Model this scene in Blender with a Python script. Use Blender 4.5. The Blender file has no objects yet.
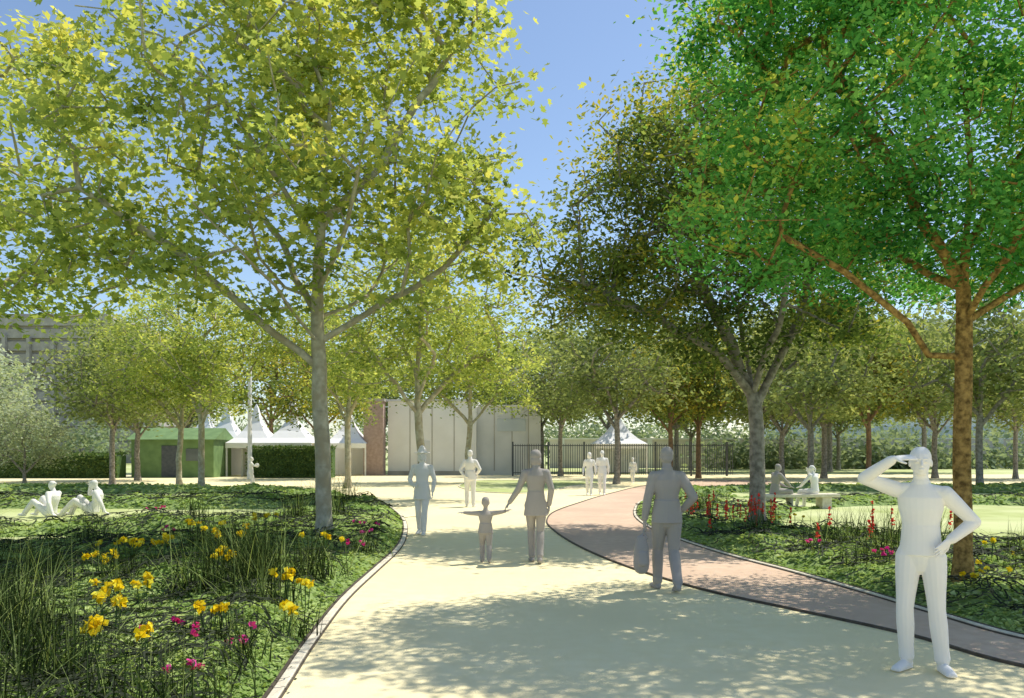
import bpy, math, random
import numpy as np
from mathutils import Vector, Matrix
random.seed(5)
R = np.random.default_rng(11)
scene = bpy.context.scene
COL = scene.collection

# ------------------------------------------------------------------ materials
def new_mat(name):
    m = bpy.data.materials.new(name); m.use_nodes = True
    nt = m.node_tree; nt.nodes.clear()
    out = nt.nodes.new('ShaderNodeOutputMaterial')
    return m, nt, out

def mat_surface(name, c1, c2, scale=3.0, rough=0.85, bump=0.1, detail=6, c3=None, scale2=0.3, spec=0.3, bscale=None, metal=0):
    m, nt, out = new_mat(name)
    b = nt.nodes.new('ShaderNodeBsdfPrincipled'); b.inputs['Roughness'].default_value = rough
    b.inputs['Specular IOR Level'].default_value = spec; b.inputs['Metallic'].default_value = metal
    tc = nt.nodes.new('ShaderNodeTexCoord')
    n = nt.nodes.new('ShaderNodeTexNoise'); n.inputs['Scale'].default_value = scale; n.inputs['Detail'].default_value = detail
    nt.links.new(tc.outputs['Object'], n.inputs['Vector'])
    r = nt.nodes.new('ShaderNodeValToRGB')
    r.color_ramp.elements[0].position = 0.35; r.color_ramp.elements[1].position = 0.65
    r.color_ramp.elements[0].color = (*c1, 1); r.color_ramp.elements[1].color = (*c2, 1)
    nt.links.new(n.outputs['Fac'], r.inputs['Fac'])
    col = r.outputs['Color']
    if c3:
        n2 = nt.nodes.new('ShaderNodeTexNoise'); n2.inputs['Scale'].default_value = scale2; n2.inputs['Detail'].default_value = 4
        nt.links.new(tc.outputs['Object'], n2.inputs['Vector'])
        r2 = nt.nodes.new('ShaderNodeValToRGB'); r2.color_ramp.elements[0].position = 0.42; r2.color_ramp.elements[1].position = 0.62
        nt.links.new(n2.outputs['Fac'], r2.inputs['Fac'])
        mx = nt.nodes.new('ShaderNodeMixRGB'); mx.inputs['Color2'].default_value = (*c3, 1)
        nt.links.new(r2.outputs['Color'], mx.inputs['Fac']); nt.links.new(col, mx.inputs['Color1']); col = mx.outputs['Color']
    nt.links.new(col, b.inputs['Base Color'])
    if bump:
        n3 = nt.nodes.new('ShaderNodeTexNoise'); n3.inputs['Scale'].default_value = bscale or scale*8; n3.inputs['Detail'].default_value = 4
        nt.links.new(tc.outputs['Object'], n3.inputs['Vector'])
        bp = nt.nodes.new('ShaderNodeBump'); bp.inputs['Strength'].default_value = bump; bp.inputs['Distance'].default_value = 0.02
        nt.links.new(n3.outputs['Fac'], bp.inputs['Height']); nt.links.new(bp.outputs['Normal'], b.inputs['Normal'])
    nt.links.new(b.outputs[0], out.inputs[0])
    return m

def mat_leaf(name, cols, trans=0.45, tboost=1.5):
    """cols = list of (pos, rgb) along the 'tone' attribute"""
    m, nt, out = new_mat(name)
    at = nt.nodes.new('ShaderNodeAttribute'); at.attribute_name = 'tone'
    r = nt.nodes.new('ShaderNodeValToRGB')
    el = r.color_ramp.elements
    while len(el) > 1: el.remove(el[-1])
    el[0].position = cols[0][0]; el[0].color = (*cols[0][1], 1)
    for p, c in cols[1:]:
        e = el.new(p); e.color = (*c, 1)
    nt.links.new(at.outputs['Fac'], r.inputs['Fac'])
    d = nt.nodes.new('ShaderNodeBsdfDiffuse'); nt.links.new(r.outputs['Color'], d.inputs['Color'])
    t = nt.nodes.new('ShaderNodeBsdfTranslucent')
    mul = nt.nodes.new('ShaderNodeMixRGB'); mul.blend_type = 'MULTIPLY'; mul.inputs['Fac'].default_value = 1
    mul.inputs['Color2'].default_value = (tboost*1.05, tboost, tboost*0.6, 1)
    nt.links.new(r.outputs['Color'], mul.inputs['Color1']); nt.links.new(mul.outputs['Color'], t.inputs['Color'])
    mx = nt.nodes.new('ShaderNodeMixShader'); mx.inputs[0].default_value = trans
    nt.links.new(d.outputs[0], mx.inputs[1]); nt.links.new(t.outputs[0], mx.inputs[2])
    nt.links.new(mx.outputs[0], out.inputs[0])
    return m

def mat_figure(name, c, transp):
    m, nt, out = new_mat(name)
    b = nt.nodes.new('ShaderNodeBsdfPrincipled'); b.inputs['Roughness'].default_value = 0.9
    b.inputs['Specular IOR Level'].default_value = 0.15
    tc = nt.nodes.new('ShaderNodeTexCoord')
    n = nt.nodes.new('ShaderNodeTexNoise'); n.inputs['Scale'].default_value = 6; n.inputs['Detail'].default_value = 5
    nt.links.new(tc.outputs['Object'], n.inputs['Vector'])
    r = nt.nodes.new('ShaderNodeValToRGB')
    r.color_ramp.elements[0].color = (c[0]*.93, c[1]*.93, c[2]*.93, 1); r.color_ramp.elements[1].color = (*c, 1)
    nt.links.new(n.outputs['Fac'], r.inputs['Fac']); nt.links.new(r.outputs[0], b.inputs['Base Color'])
    t = nt.nodes.new('ShaderNodeBsdfTransparent')
    mx = nt.nodes.new('ShaderNodeMixShader'); mx.inputs[0].default_value = transp
    nt.links.new(b.outputs[0], mx.inputs[1]); nt.links.new(t.outputs[0], mx.inputs[2])
    nt.links.new(mx.outputs[0], out.inputs[0])
    return m

M_lawn = mat_surface('lawn_grass', (0.38, 0.43, 0.15), (0.48, 0.53, 0.22), 1.2, 0.95, 0.5, c3=(0.57, 0.60, 0.30), scale2=0.25, bscale=40)
M_cream = mat_surface('cream_gravel', (0.88, 0.76, 0.44), (0.92, 0.81, 0.50), 5.0, 0.9, 0.25, c3=(0.85, 0.73, 0.43), scale2=0.35, bscale=90)
M_brown = mat_surface('brown_gravel', (0.62, 0.44, 0.31), (0.70, 0.52, 0.38), 6.0, 0.9, 0.25, c3=(0.59, 0.42, 0.30), scale2=0.5, bscale=90)
M_kerb = mat_surface('kerb_stone', (0.64, 0.57, 0.44), (0.80, 0.73, 0.58), 9.0, 0.85, 0.3)
M_kerbd = mat_surface('edging_steel', (0.07, 0.055, 0.04), (0.11, 0.09, 0.07), 9.0, 0.7, 0.2)
M_soil = mat_surface('planting_ground', (0.16, 0.23, 0.07), (0.27, 0.36, 0.12), 2.5, 0.95, 0.6, bscale=25)
M_barkp = mat_surface('plane_bark', (0.30, 0.28, 0.21), (0.56, 0.52, 0.41), 7.0, 0.9, 0.4, c3=(0.36, 0.31, 0.21), scale2=3)
M_barkg = mat_surface('grey_bark', (0.18, 0.16, 0.135), (0.38, 0.34, 0.30), 9.0, 0.9, 0.9, bscale=30)
M_barko = mat_surface('orange_bark', (0.13, 0.075, 0.02), (0.46, 0.29, 0.09), 16.0, 0.9, 1.0, bscale=35)
M_barkr = mat_surface('russet_bark', (0.18, 0.12, 0.08), (0.34, 0.21, 0.12), 6.0, 0.9, 0.6)
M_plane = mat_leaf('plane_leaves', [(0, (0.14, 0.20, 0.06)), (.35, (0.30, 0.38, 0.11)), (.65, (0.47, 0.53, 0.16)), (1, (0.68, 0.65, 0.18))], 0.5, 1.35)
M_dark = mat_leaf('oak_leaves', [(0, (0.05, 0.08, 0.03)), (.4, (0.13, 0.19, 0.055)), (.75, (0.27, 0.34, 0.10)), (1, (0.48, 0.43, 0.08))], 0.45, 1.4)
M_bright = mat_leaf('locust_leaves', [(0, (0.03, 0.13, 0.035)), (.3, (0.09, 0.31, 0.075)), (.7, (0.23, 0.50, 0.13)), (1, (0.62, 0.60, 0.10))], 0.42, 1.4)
M_far = mat_leaf('distant_leaves', [(0, (0.15, 0.19, 0.08)), (.5, (0.27, 0.33, 0.135)), (1, (0.43, 0.46, 0.20))], 0.4, 1.4)  # distance haze put into the colour: far trees get lighter leaves
M_farb = mat_leaf('hazy_leaves', [(0, (0.20, 0.26, 0.17)), (.5, (0.28, 0.35, 0.23)), (1, (0.36, 0.42, 0.28))], 0.4, 1.2)  # greyed palette, haze painted into the leaves of the distant belt
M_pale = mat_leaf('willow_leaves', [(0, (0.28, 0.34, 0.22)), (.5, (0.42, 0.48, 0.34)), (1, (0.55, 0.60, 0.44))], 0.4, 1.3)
M_cover = mat_leaf('groundcover_leaves', [(0, (0.11, 0.20, 0.05)), (.3, (0.25, 0.38, 0.10)), (.6, (0.41, 0.53, 0.18)), (1, (0.66, 0.72, 0.36))], 0.3, 1.3)
M_blade = mat_leaf('grass_blades', [(0, (0.012, 0.020, 0.008)), (.45, (0.06, 0.10, 0.03)), (1, (0.40, 0.48, 0.17))], 0.3, 1.3)
M_hedge = mat_leaf('hedge_leaves', [(0, (0.06, 0.11, 0.03)), (.5, (0.12, 0.19, 0.06)), (1, (0.22, 0.3, 0.10))], 0.3, 1.2)
M_scribble = mat_surface('scribble_ink', (0.012, 0.018, 0.008), (0.03, 0.04, 0.015), 5, 0.8, 0)
M_stalk = mat_surface('green_stalks', (0.05, 0.10, 0.03), (0.09, 0.16, 0.05), 5, 0.8, 0)
M_white = mat_surface('white_render', (0.76, 0.75, 0.73), (0.84, 0.83, 0.81), 0.6, 0.8, 0.05)
M_white2 = mat_surface('grey_render', (0.60, 0.61, 0.61), (0.70, 0.70, 0.70), 0.6, 0.8, 0.05)
M_haze = mat_surface('hazed_cladding', (0.70, 0.72, 0.75), (0.78, 0.80, 0.82), 0.3, 0.8, 0.02)  # haze over the far office painted into its cladding and glazing colours
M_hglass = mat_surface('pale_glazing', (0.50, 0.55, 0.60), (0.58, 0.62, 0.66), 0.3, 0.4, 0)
M_tent = mat_surface('tent_canvas', (0.88, 0.87, 0.86), (0.92, 0.91, 0.90), 2, 0.7, 0.05)
M_pink = mat_surface('pink_brick', (0.36, 0.26, 0.23), (0.46, 0.34, 0.30), 5, 0.9, 0.2)
M_pwall = mat_surface('haze_pink_wall', (0.66, 0.60, 0.57), (0.74, 0.67, 0.64), 1, 0.9, 0.1)
M_metal = mat_surface('dark_metal', (0.07, 0.08, 0.10), (0.11, 0.12, 0.14), 5, 0.5, 0)
M_pole = mat_surface('pole_paint', (0.75, 0.75, 0.75), (0.85, 0.85, 0.85), 5, 0.5, 0)
M_shed = mat_surface('shed_green_paint', (0.14, 0.23, 0.09), (0.19, 0.30, 0.12), 2, 0.7, 0.1)
M_conc = mat_surface('concrete', (0.34, 0.31, 0.28), (0.46, 0.43, 0.39), 1.0, 0.9, 0.2)
M_glass = mat_surface('dark_glass', (0.12, 0.14, 0.15), (0.18, 0.20, 0.22), 1.0, 0.2, 0)
M_figw = mat_figure('white_figure', (0.97, 0.94, 0.89), 0.14)
M_figg = mat_figure('grey_figure', (0.44, 0.405, 0.375), 0.14)
M_figl = mat_figure('pale_grey_figure', (0.88, 0.85, 0.81), 0.14)
M_yel = mat_leaf('yellow_petals', [(0, (0.75, 0.50, 0.01)), (.5, (0.85, 0.66, 0.02)), (1, (0.85, 0.78, 0.08))], .3, 1.1)
M_pnk = mat_leaf('pink_petals', [(0, (0.65, 0.02, 0.22)), (1, (0.85, 0.12, 0.45))], .3, 1.1)
M_red = mat_leaf('red_petals', [(0, (0.65, 0.03, 0.03)), (1, (0.85, 0.12, 0.09))], .3, 1.1)

# ------------------------------------------------------------------ helpers
def link(ob, parent=None):
    COL.objects.link(ob)
    if parent: ob.parent = parent
    return ob
def empty(name, loc=(0, 0, 0), rz=0, s=1):
    e = bpy.data.objects.new(name, None); e.location = loc; e.rotation_euler = (0, 0, rz); e.scale = (s, s, s)
    COL.objects.link(e); e.empty_display_size = .2
    return e
def np_mesh(name, V, F, k, mat, tone=None, smooth=False):
    me = bpy.data.meshes.new(name)
    V = np.ascontiguousarray(V, dtype=np.float32).reshape(-1, 3); F = np.ascontiguousarray(F, dtype=np.int32).ravel()
    nf = len(F)//k
    me.vertices.add(len(V)); me.vertices.foreach_set('co', V.ravel())
    me.loops.add(nf*k); me.loops.foreach_set('vertex_index', F)
    me.polygons.add(nf); me.polygons.foreach_set('loop_start', np.arange(0, nf*k, k, dtype=np.int32))
    if smooth: me.polygons.foreach_set('use_smooth', np.ones(nf, dtype=bool))
    me.update(calc_edges=True)
    if tone is not None:
        a = me.attributes.new('tone', 'FLOAT', 'FACE'); a.data.foreach_set('value', np.clip(tone, 0, 1).astype(np.float32))
    me.materials.append(mat)
    return me
def pmesh(name, verts, faces, mat, smooth=False):
    me = bpy.data.meshes.new(name); me.from_pydata([tuple(v) for v in verts], [], faces); me.update()
    if smooth:
        for p in me.polygons: p.use_smooth = True
    me.materials.append(mat); return me
def obj(name, me, parent=None, loc=(0, 0, 0), rz=0, s=(1, 1, 1)):
    o = bpy.data.objects.new(name, me); o.location = loc; o.rotation_euler = (0, 0, rz); o.scale = s
    return link(o, parent)
def box(name, x0, x1, y0, y1, z0, z1, mat, parent=None, bevel=0):
    v = [(x0, y0, z0), (x1, y0, z0), (x1, y1, z0), (x0, y1, z0), (x0, y0, z1), (x1, y0, z1), (x1, y1, z1), (x0, y1, z1)]
    f = [(0, 3, 2, 1), (4, 5, 6, 7), (0, 1, 5, 4), (1, 2, 6, 5), (2, 3, 7, 6), (3, 0, 4, 7)]
    o = obj(name, pmesh(name, v, f, mat), parent)
    if bevel:
        b = o.modifiers.new('bev', 'BEVEL'); b.width = bevel; b.segments = 2
    return o

DIAMOND = np.array([(0, -.5), (.28, -.05), (0, .5), (-.28, -.05)])
LOBED = np.array([(0, -.5), (.40, -.32), (.24, -.05), (.5, .2), (.16, .18), (0, .58), (-.16, .18), (-.5, .2), (-.24, -.05), (-.40, -.32)])
def leaf_arrays(C, S, tmpl, up=0.6, fold=0.15, rng=R):
    n = len(C)
    N = rng.normal(size=(n, 3)); N[:, 2] = np.abs(N[:, 2]) + up
    N /= np.linalg.norm(N, axis=1)[:, None]
    A = rng.normal(size=(n, 3)); U = np.cross(N, A); U /= np.linalg.norm(U, axis=1)[:, None]
    W = np.cross(N, U)
    k = len(tmpl)
    tx = tmpl[:, 0][None, :, None]; ty = tmpl[:, 1][None, :, None]
    V = C[:, None, :] + S[:, None, None]*(tx*U[:, None, :] + ty*W[:, None, :] + fold*np.abs(tx)*N[:, None, :])
    return V.reshape(-1, 3), np.arange(n*k), k
def nz(x, y, s=1.0, ph=0.0):
    x = x*s + ph; y = y*s - ph*1.7
    return (np.sin(x*1.3+1.7*np.sin(y*.7+ph)) + np.sin(y*1.7+1.3*np.sin(x*.9)) + .6*np.sin(x*3.1+y*2.3) + .5*np.sin(y*4.1-x*2.9+2))/3.1

# ------------------------------------------------------------------ trees
def tube_chain(V, F, pts, rads, sides):
    base = len(V); t_prev = None; u = None
    for i, p in enumerate(pts):
        if i == 0: t = pts[1]-pts[0]
        elif i == len(pts)-1: t = pts[-1]-pts[-2]
        else: t = pts[i+1]-pts[i-1]
        t = t.normalized() if t.length > 1e-6 else Vector((0, 0, 1))
        if u is None:
            u = t.orthogonal().normalized()
        else:
            u = (u - t*u.dot(t)); u = u.normalized() if u.length > 1e-6 else t.orthogonal().normalized()
        w = t.cross(u)
        for k in range(sides):
            a = 2*math.pi*k/sides
            V.append(p + (u*math.cos(a)+w*math.sin(a))*rads[i])
    for i in range(len(pts)-1):
        for k in range(sides):
            a = base+i*sides+k; b = base+i*sides+(k+1) % sides
            F.append((a, b, b+sides, a+sides))

def tree_meshes(name, trunk, limbs, blobs, n_cl, per, lsize, clr, tmpl, bark, leafm, r_base, r_tip=0.012, seed=1, gap=0.0, up=0.6, tone0=0.5, ytone=0.0, flat=0.6):
    rd = random.Random(seed); rng = np.random.default_rng(seed)
    P = []; par = []
    def add(p, q): P.append(Vector(p)); par.append(q); return len(P)-1
    last = -1; ti = []
    for i in range(len(trunk)-1):
        a, b = Vector(trunk[i]), Vector(trunk[i+1]); n = max(1, int((b-a).length/0.4))
        for j in range(n):
            q = a.lerp(b, j/n); q.x += rd.uniform(-.015, .015)
            last = add(q, last); ti.append(last)
    last = add(trunk[-1], last); ti.append(last)
    ntr = len(P); top_z = P[-1].z
    fork = [ntr-1]
    for lb in limbs:
        s = min(range(ntr), key=lambda i: abs(P[i].z-lb[0]))
        q = s
        prev = P[s]
        for pt in lb[1]:
            b = Vector(pt); n = max(1, int((b-prev).length/0.45))
            for j in range(1, n+1):
                c = prev.lerp(b, j/n) + Vector((rd.uniform(-.05, .05), rd.uniform(-.05, .05), rd.uniform(-.04, .04)))
                q = add(c, q)
            prev = b
        fork.append(q)
    nmain = len(P)
    vol = [b[1][0]*b[1][1]*b[1][2] for b in blobs]
    T = []
    tries = 0
    while len(T) < n_cl and tries < n_cl*30:
        tries += 1
        bc, br = rd.choices(blobs, vol)[0]
        d = Vector((rd.gauss(0, 1), rd.gauss(0, 1), rd.gauss(0, 1))).normalized() * (rd.random()**0.42)
        c = Vector((bc[0]+d.x*br[0], bc[1]+d.y*br[1], bc[2]+d.z*br[2]))
        g = math.sin(c.x*1.9+seed)+math.sin(c.y*1.7+c.z*.8+seed*2)+math.sin(c.z*2.1+c.x*.7)
        if g/3 < gap-0.55: continue
        T.append(c)
    arr = np.zeros((nmain + n_cl*14, 3)); 
    for i, p in enumerate(P): arr[i] = p
    cnt = nmain
    T.sort(key=lambda c: min((c-P[f]).length for f in range(ntr-1, nmain)))
    lowlim = max(0, ntr-4)
    tips = []
    for c in T:
        dd = np.linalg.norm(arr[lowlim:cnt]-np.array(c), axis=1) + 0.5*np.maximum(0, arr[lowlim:cnt, 2]-c.z)
        s = int(np.argmin(dd))+lowlim
        a = P[s]; L = (c-a).length; n = max(1, min(10, int(L/0.45))); q = s
        for j in range(1, n+1):
            f = j/n
            pt = a.lerp(c, f) + Vector((rd.uniform(-.07, .07), rd.uniform(-.07, .07), rd.uniform(-.05, .05)))*min(1, L) + Vector((0, 0, .10*L*math.sin(math.pi*f)))
            if j == n: pt = c
            q = add(pt, q); arr[cnt] = pt; cnt += 1
        tips.append(q)
    N = len(P); w = [0.0]*N
    for t in tips: w[t] += 1
    ch = [[] for _ in range(N)]
    for i in range(N-1, 0, -1):
        if par[i] >= 0:
            if w[i] == 0: w[i] = .5
            w[par[i]] += w[i]; ch[par[i]].append(i)
    ex = math.log(r_base/r_tip)/math.log(max(2, w[0]))
    rad = [r_tip*max(1, x)**ex for x in w]
    for k, i in enumerate(ti):
        f = P[i].z/max(.1, top_z)
        rad[i] = max(rad[i], rad[ti[-1]])*(1.0 - 0.18*f) if k > 0 else rad[i]
        if P[i].z < 0.5: rad[i] *= 1+0.45*(1-P[i].z/0.5)**2
    V = []; F = []
    stack = [(0, None)]
    while stack:
        st, pp = stack.pop()
        pts = []; rr = []
        if pp is not None: pts.append(P[pp]); rr.append(min(rad[pp], rad[st]*1.15))
        cur = st
        while True:
            pts.append(P[cur]); rr.append(rad[cur])
            if not ch[cur]: break
            cs = sorted(ch[cur], key=lambda i: -w[i])
            for o in cs[1:]: stack.append((o, cur))
            cur = cs[0]
        if len(pts) > 1: tube_chain(V, F, pts, rr, 12 if rr[0] > .08 else (7 if rr[0] > .03 else 4))
    tm = pmesh(name+'_trunk', V, F, bark, True)
    C = np.array([tuple(c) for c in T]); m = len(C)
    npc = rng.integers(int(per*.5), int(per*1.5), m)
    idx = np.repeat(np.arange(m), npc); n = len(idx)
    rcl = clr*(0.6+0.8*rng.random(m))
    off = rng.normal(size=(n, 3))*np.array([1, 1, flat])*rcl[idx][:, None]*0.62
    pos = C[idx]+off
    pos[:, 2] -= 0.12*np.linalg.norm(off[:, :2], axis=1)
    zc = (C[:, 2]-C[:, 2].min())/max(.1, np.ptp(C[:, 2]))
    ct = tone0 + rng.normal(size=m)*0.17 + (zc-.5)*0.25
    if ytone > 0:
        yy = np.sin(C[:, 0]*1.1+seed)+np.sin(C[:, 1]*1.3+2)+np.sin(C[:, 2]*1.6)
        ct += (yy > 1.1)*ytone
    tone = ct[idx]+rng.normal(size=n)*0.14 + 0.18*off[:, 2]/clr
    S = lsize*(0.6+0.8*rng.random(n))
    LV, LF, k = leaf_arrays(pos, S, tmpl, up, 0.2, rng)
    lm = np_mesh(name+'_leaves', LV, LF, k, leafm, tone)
    return tm, lm
def place_tree(name, ms, loc, rz=0, s=1, sz=None):
    e = empty(name, loc, rz, s)
    if sz: e.scale = (s, s, sz)
    obj('trunk_and_limbs', ms[0], e); obj('foliage', ms[1], e)
    return e

# big plane tree at left of path
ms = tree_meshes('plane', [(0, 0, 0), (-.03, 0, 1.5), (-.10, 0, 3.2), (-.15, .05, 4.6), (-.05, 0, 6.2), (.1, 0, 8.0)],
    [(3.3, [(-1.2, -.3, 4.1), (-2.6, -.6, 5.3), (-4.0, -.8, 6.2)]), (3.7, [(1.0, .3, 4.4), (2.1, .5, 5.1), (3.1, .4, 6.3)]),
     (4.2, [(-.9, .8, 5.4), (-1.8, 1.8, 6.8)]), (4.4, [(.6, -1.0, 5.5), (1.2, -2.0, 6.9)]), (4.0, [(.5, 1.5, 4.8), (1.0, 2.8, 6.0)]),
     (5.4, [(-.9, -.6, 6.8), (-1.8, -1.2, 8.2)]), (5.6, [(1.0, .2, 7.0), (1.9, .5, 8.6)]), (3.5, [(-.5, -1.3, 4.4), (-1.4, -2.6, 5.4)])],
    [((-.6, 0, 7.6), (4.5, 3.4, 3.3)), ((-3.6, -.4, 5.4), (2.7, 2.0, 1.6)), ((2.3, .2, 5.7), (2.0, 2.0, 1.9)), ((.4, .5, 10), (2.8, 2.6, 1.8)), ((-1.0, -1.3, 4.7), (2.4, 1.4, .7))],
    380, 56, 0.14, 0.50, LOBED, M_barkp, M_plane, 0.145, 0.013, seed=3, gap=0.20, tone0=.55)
place_tree('plane_tree', ms, (-3.4, 14.5, 0))
ms2 = tree_meshes('plane2', [(0, 0, 0), (.05, 0, 1.5), (-.1, 0, 3.0), (-.1, .1, 4.6), (.1, 0, 7)],
    [(2.8, [(-.9, -.3, 4.0), (-2.2, -.4, 5.6)]), (3.0, [(1.0, .3, 4.2), (2.4, .3, 5.4)]), (3.6, [(.3, -1.2, 5.0)]), (4, [(-.4, 1.3, 5.6)])],
    [((0, 0, 7), (3.8, 3.6, 3.0)), ((-2, 0, 5.0), (2.0, 2, 1.2)), ((2.2, 0, 5.2), (2.0, 2, 1.2))],
    260, 48, 0.17, 0.58, DIAMOND, M_barkp, M_plane, 0.15, 0.014, seed=8, gap=0.15, tone0=.5)
place_tree('plane_tree', ms2, (-13.8, 18.5, 0), 1.0, 1.25)
place_tree('plane_tree', ms2, (-3.2, 28, 0), 0.3, 1.0)
place_tree('plane_tree', ms2, (-13.6, 35, 0), 2.0, 0.95)
place_tree('plane_tree', ms2, (-15.6, 37.5, 0), 4.0, 0.9)
place_tree('plane_tree', ms2, (-7.6, 37, 0), 5.1, 1.0)
place_tree('plane_tree', ms2, (-2.4, 44, 0), 3.1, 1.05)
# dark tree right of the path
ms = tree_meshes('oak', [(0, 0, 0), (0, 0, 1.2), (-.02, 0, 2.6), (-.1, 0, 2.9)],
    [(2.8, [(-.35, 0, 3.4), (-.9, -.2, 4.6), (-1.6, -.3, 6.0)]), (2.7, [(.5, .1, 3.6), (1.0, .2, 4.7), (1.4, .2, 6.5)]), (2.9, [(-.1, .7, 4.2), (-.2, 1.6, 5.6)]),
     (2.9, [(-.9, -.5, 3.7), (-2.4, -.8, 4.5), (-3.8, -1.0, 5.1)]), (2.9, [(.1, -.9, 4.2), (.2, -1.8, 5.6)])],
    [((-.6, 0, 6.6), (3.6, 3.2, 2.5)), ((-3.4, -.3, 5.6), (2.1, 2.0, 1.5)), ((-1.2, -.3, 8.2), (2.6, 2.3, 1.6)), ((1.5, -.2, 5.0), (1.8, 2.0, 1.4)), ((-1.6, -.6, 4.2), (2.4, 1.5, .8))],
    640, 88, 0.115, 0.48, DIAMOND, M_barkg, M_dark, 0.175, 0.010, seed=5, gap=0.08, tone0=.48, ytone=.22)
place_tree('oak_tree', ms, (5.27, 17.2, 0))
# bright locust tree near right
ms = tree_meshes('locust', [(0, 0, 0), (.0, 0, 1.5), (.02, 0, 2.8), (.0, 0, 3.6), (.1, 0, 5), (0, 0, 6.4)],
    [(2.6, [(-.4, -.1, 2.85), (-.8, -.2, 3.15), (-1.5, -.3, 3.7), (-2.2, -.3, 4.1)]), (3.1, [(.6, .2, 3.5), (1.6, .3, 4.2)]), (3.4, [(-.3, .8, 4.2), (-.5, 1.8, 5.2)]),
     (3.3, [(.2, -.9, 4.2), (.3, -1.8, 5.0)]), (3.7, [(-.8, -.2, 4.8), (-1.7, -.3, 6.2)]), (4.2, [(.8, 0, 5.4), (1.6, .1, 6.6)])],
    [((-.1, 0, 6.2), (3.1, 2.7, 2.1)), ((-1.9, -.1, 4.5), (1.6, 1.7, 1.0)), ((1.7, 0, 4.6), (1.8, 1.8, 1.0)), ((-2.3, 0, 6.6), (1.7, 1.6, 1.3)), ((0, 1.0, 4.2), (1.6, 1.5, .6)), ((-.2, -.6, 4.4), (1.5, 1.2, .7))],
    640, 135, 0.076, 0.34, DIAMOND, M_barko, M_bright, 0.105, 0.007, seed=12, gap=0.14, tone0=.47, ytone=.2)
place_tree('honey_locust_tree', ms, (5.3, 9.4, 0))

# mid / far trees (shared meshes)
def fartree(seed, mat, bark, tone0=.45, th=3.2, per=30, rb=.15):
    return tree_meshes('far%d' % seed, [(0, 0, 0), (.05, 0, 1.8), (0, 0, th), (0, 0, th+2.0)],
        [(th-.4, [(-1.2, 0, th+1.2)]), (th-.2, [(1.2, .2, th+1.3)]), (th, [(0, 1.2, th+1.6)]), (th, [(.1, -1.2, th+1.6)])],
        [((0, 0, th+3.3), (3.6, 3.6, 2.8)), ((-1.8, 0, th+1.5), (2.2, 2.4, 1.2)), ((1.8, 0, th+1.6), (2.3, 2.4, 1.2)), ((.3, .3, th+5.3), (1.8, 1.8, 1.4))],
        210, per, 0.26, 0.8, DIAMOND, bark, mat, rb, 0.016, seed=seed, gap=.04, tone0=tone0)
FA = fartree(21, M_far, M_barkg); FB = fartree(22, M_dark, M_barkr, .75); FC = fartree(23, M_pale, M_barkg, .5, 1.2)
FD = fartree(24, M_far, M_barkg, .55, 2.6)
spots = [(9.9, 50, FB, 1), (11.9, 51, FB, 1.0), (16.9, 50, FD, 1.05), (19.9, 51, FA, 1.1), (22.3, 50, FB, 1.05), (27, 51, FD, 1.1), (31.5, 50, FA, 1.0),
         (5.5, 42, FA, 1.05), (14.2, 38, FD, 1.0), (20.5, 35, FA, 1.0), (26.0, 37, FD, .95),
         (8, 66, FA, 1.35), (14, 68, FD, 1.4), (20, 66, FA, 1.45), (27, 68, FD, 1.45), (34, 66, FA, 1.3),
         (17, 76, FD, 1.3), (24, 77, FA, 1.3), (31, 76, FD, 1.3),
         (2.5, 68, FD, 1.35), (-4, 70, FA, 1.35), (-11, 68, FA, 1.3), (-19, 63, FB, 1.2), (-26, 64, FA, 1.15), (-22, 47, FD, 1.05), (-20.5, 41, FA, .95),
         (-12, 50, FB, 1.0), (3.4, 56, FA, 1.05), (-25.6, 42, FC, .62), (-28.8, 44, FC, .8), (-44, 66, FC, 1.3)]
for i, (x, y, ms_, s) in enumerate(spots):
    place_tree('willow_tree' if ms_ is FC else 'park_tree', ms_, (x, y, 0), i*1.7, s*random.uniform(.93, 1.07))
# distant belt of trees: one object
bc = []; 
for i in range(170):
    a = -90 + i*180/169
    bc.append((a+random.uniform(-1, 1), random.uniform(100, 114), random.uniform(1.2, 4.6)))
for i in range(45): bc.append((random.uniform(20, 70), random.uniform(79, 82), random.uniform(.5, 1.6)))
bc = np.array(bc); idx = np.repeat(np.arange(len(bc)), 170)
pos = bc[idx]+R.normal(size=(len(idx), 3))*np.array([1.4, 1.0, 1.1]); pos[:, 2] = np.abs(pos[:, 2])
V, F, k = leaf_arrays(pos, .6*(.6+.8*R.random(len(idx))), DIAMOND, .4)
obj('distant_trees', np_mesh('distant_trees', V, F, k, M_farb, .5+.2*R.normal(size=len(idx))))

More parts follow.
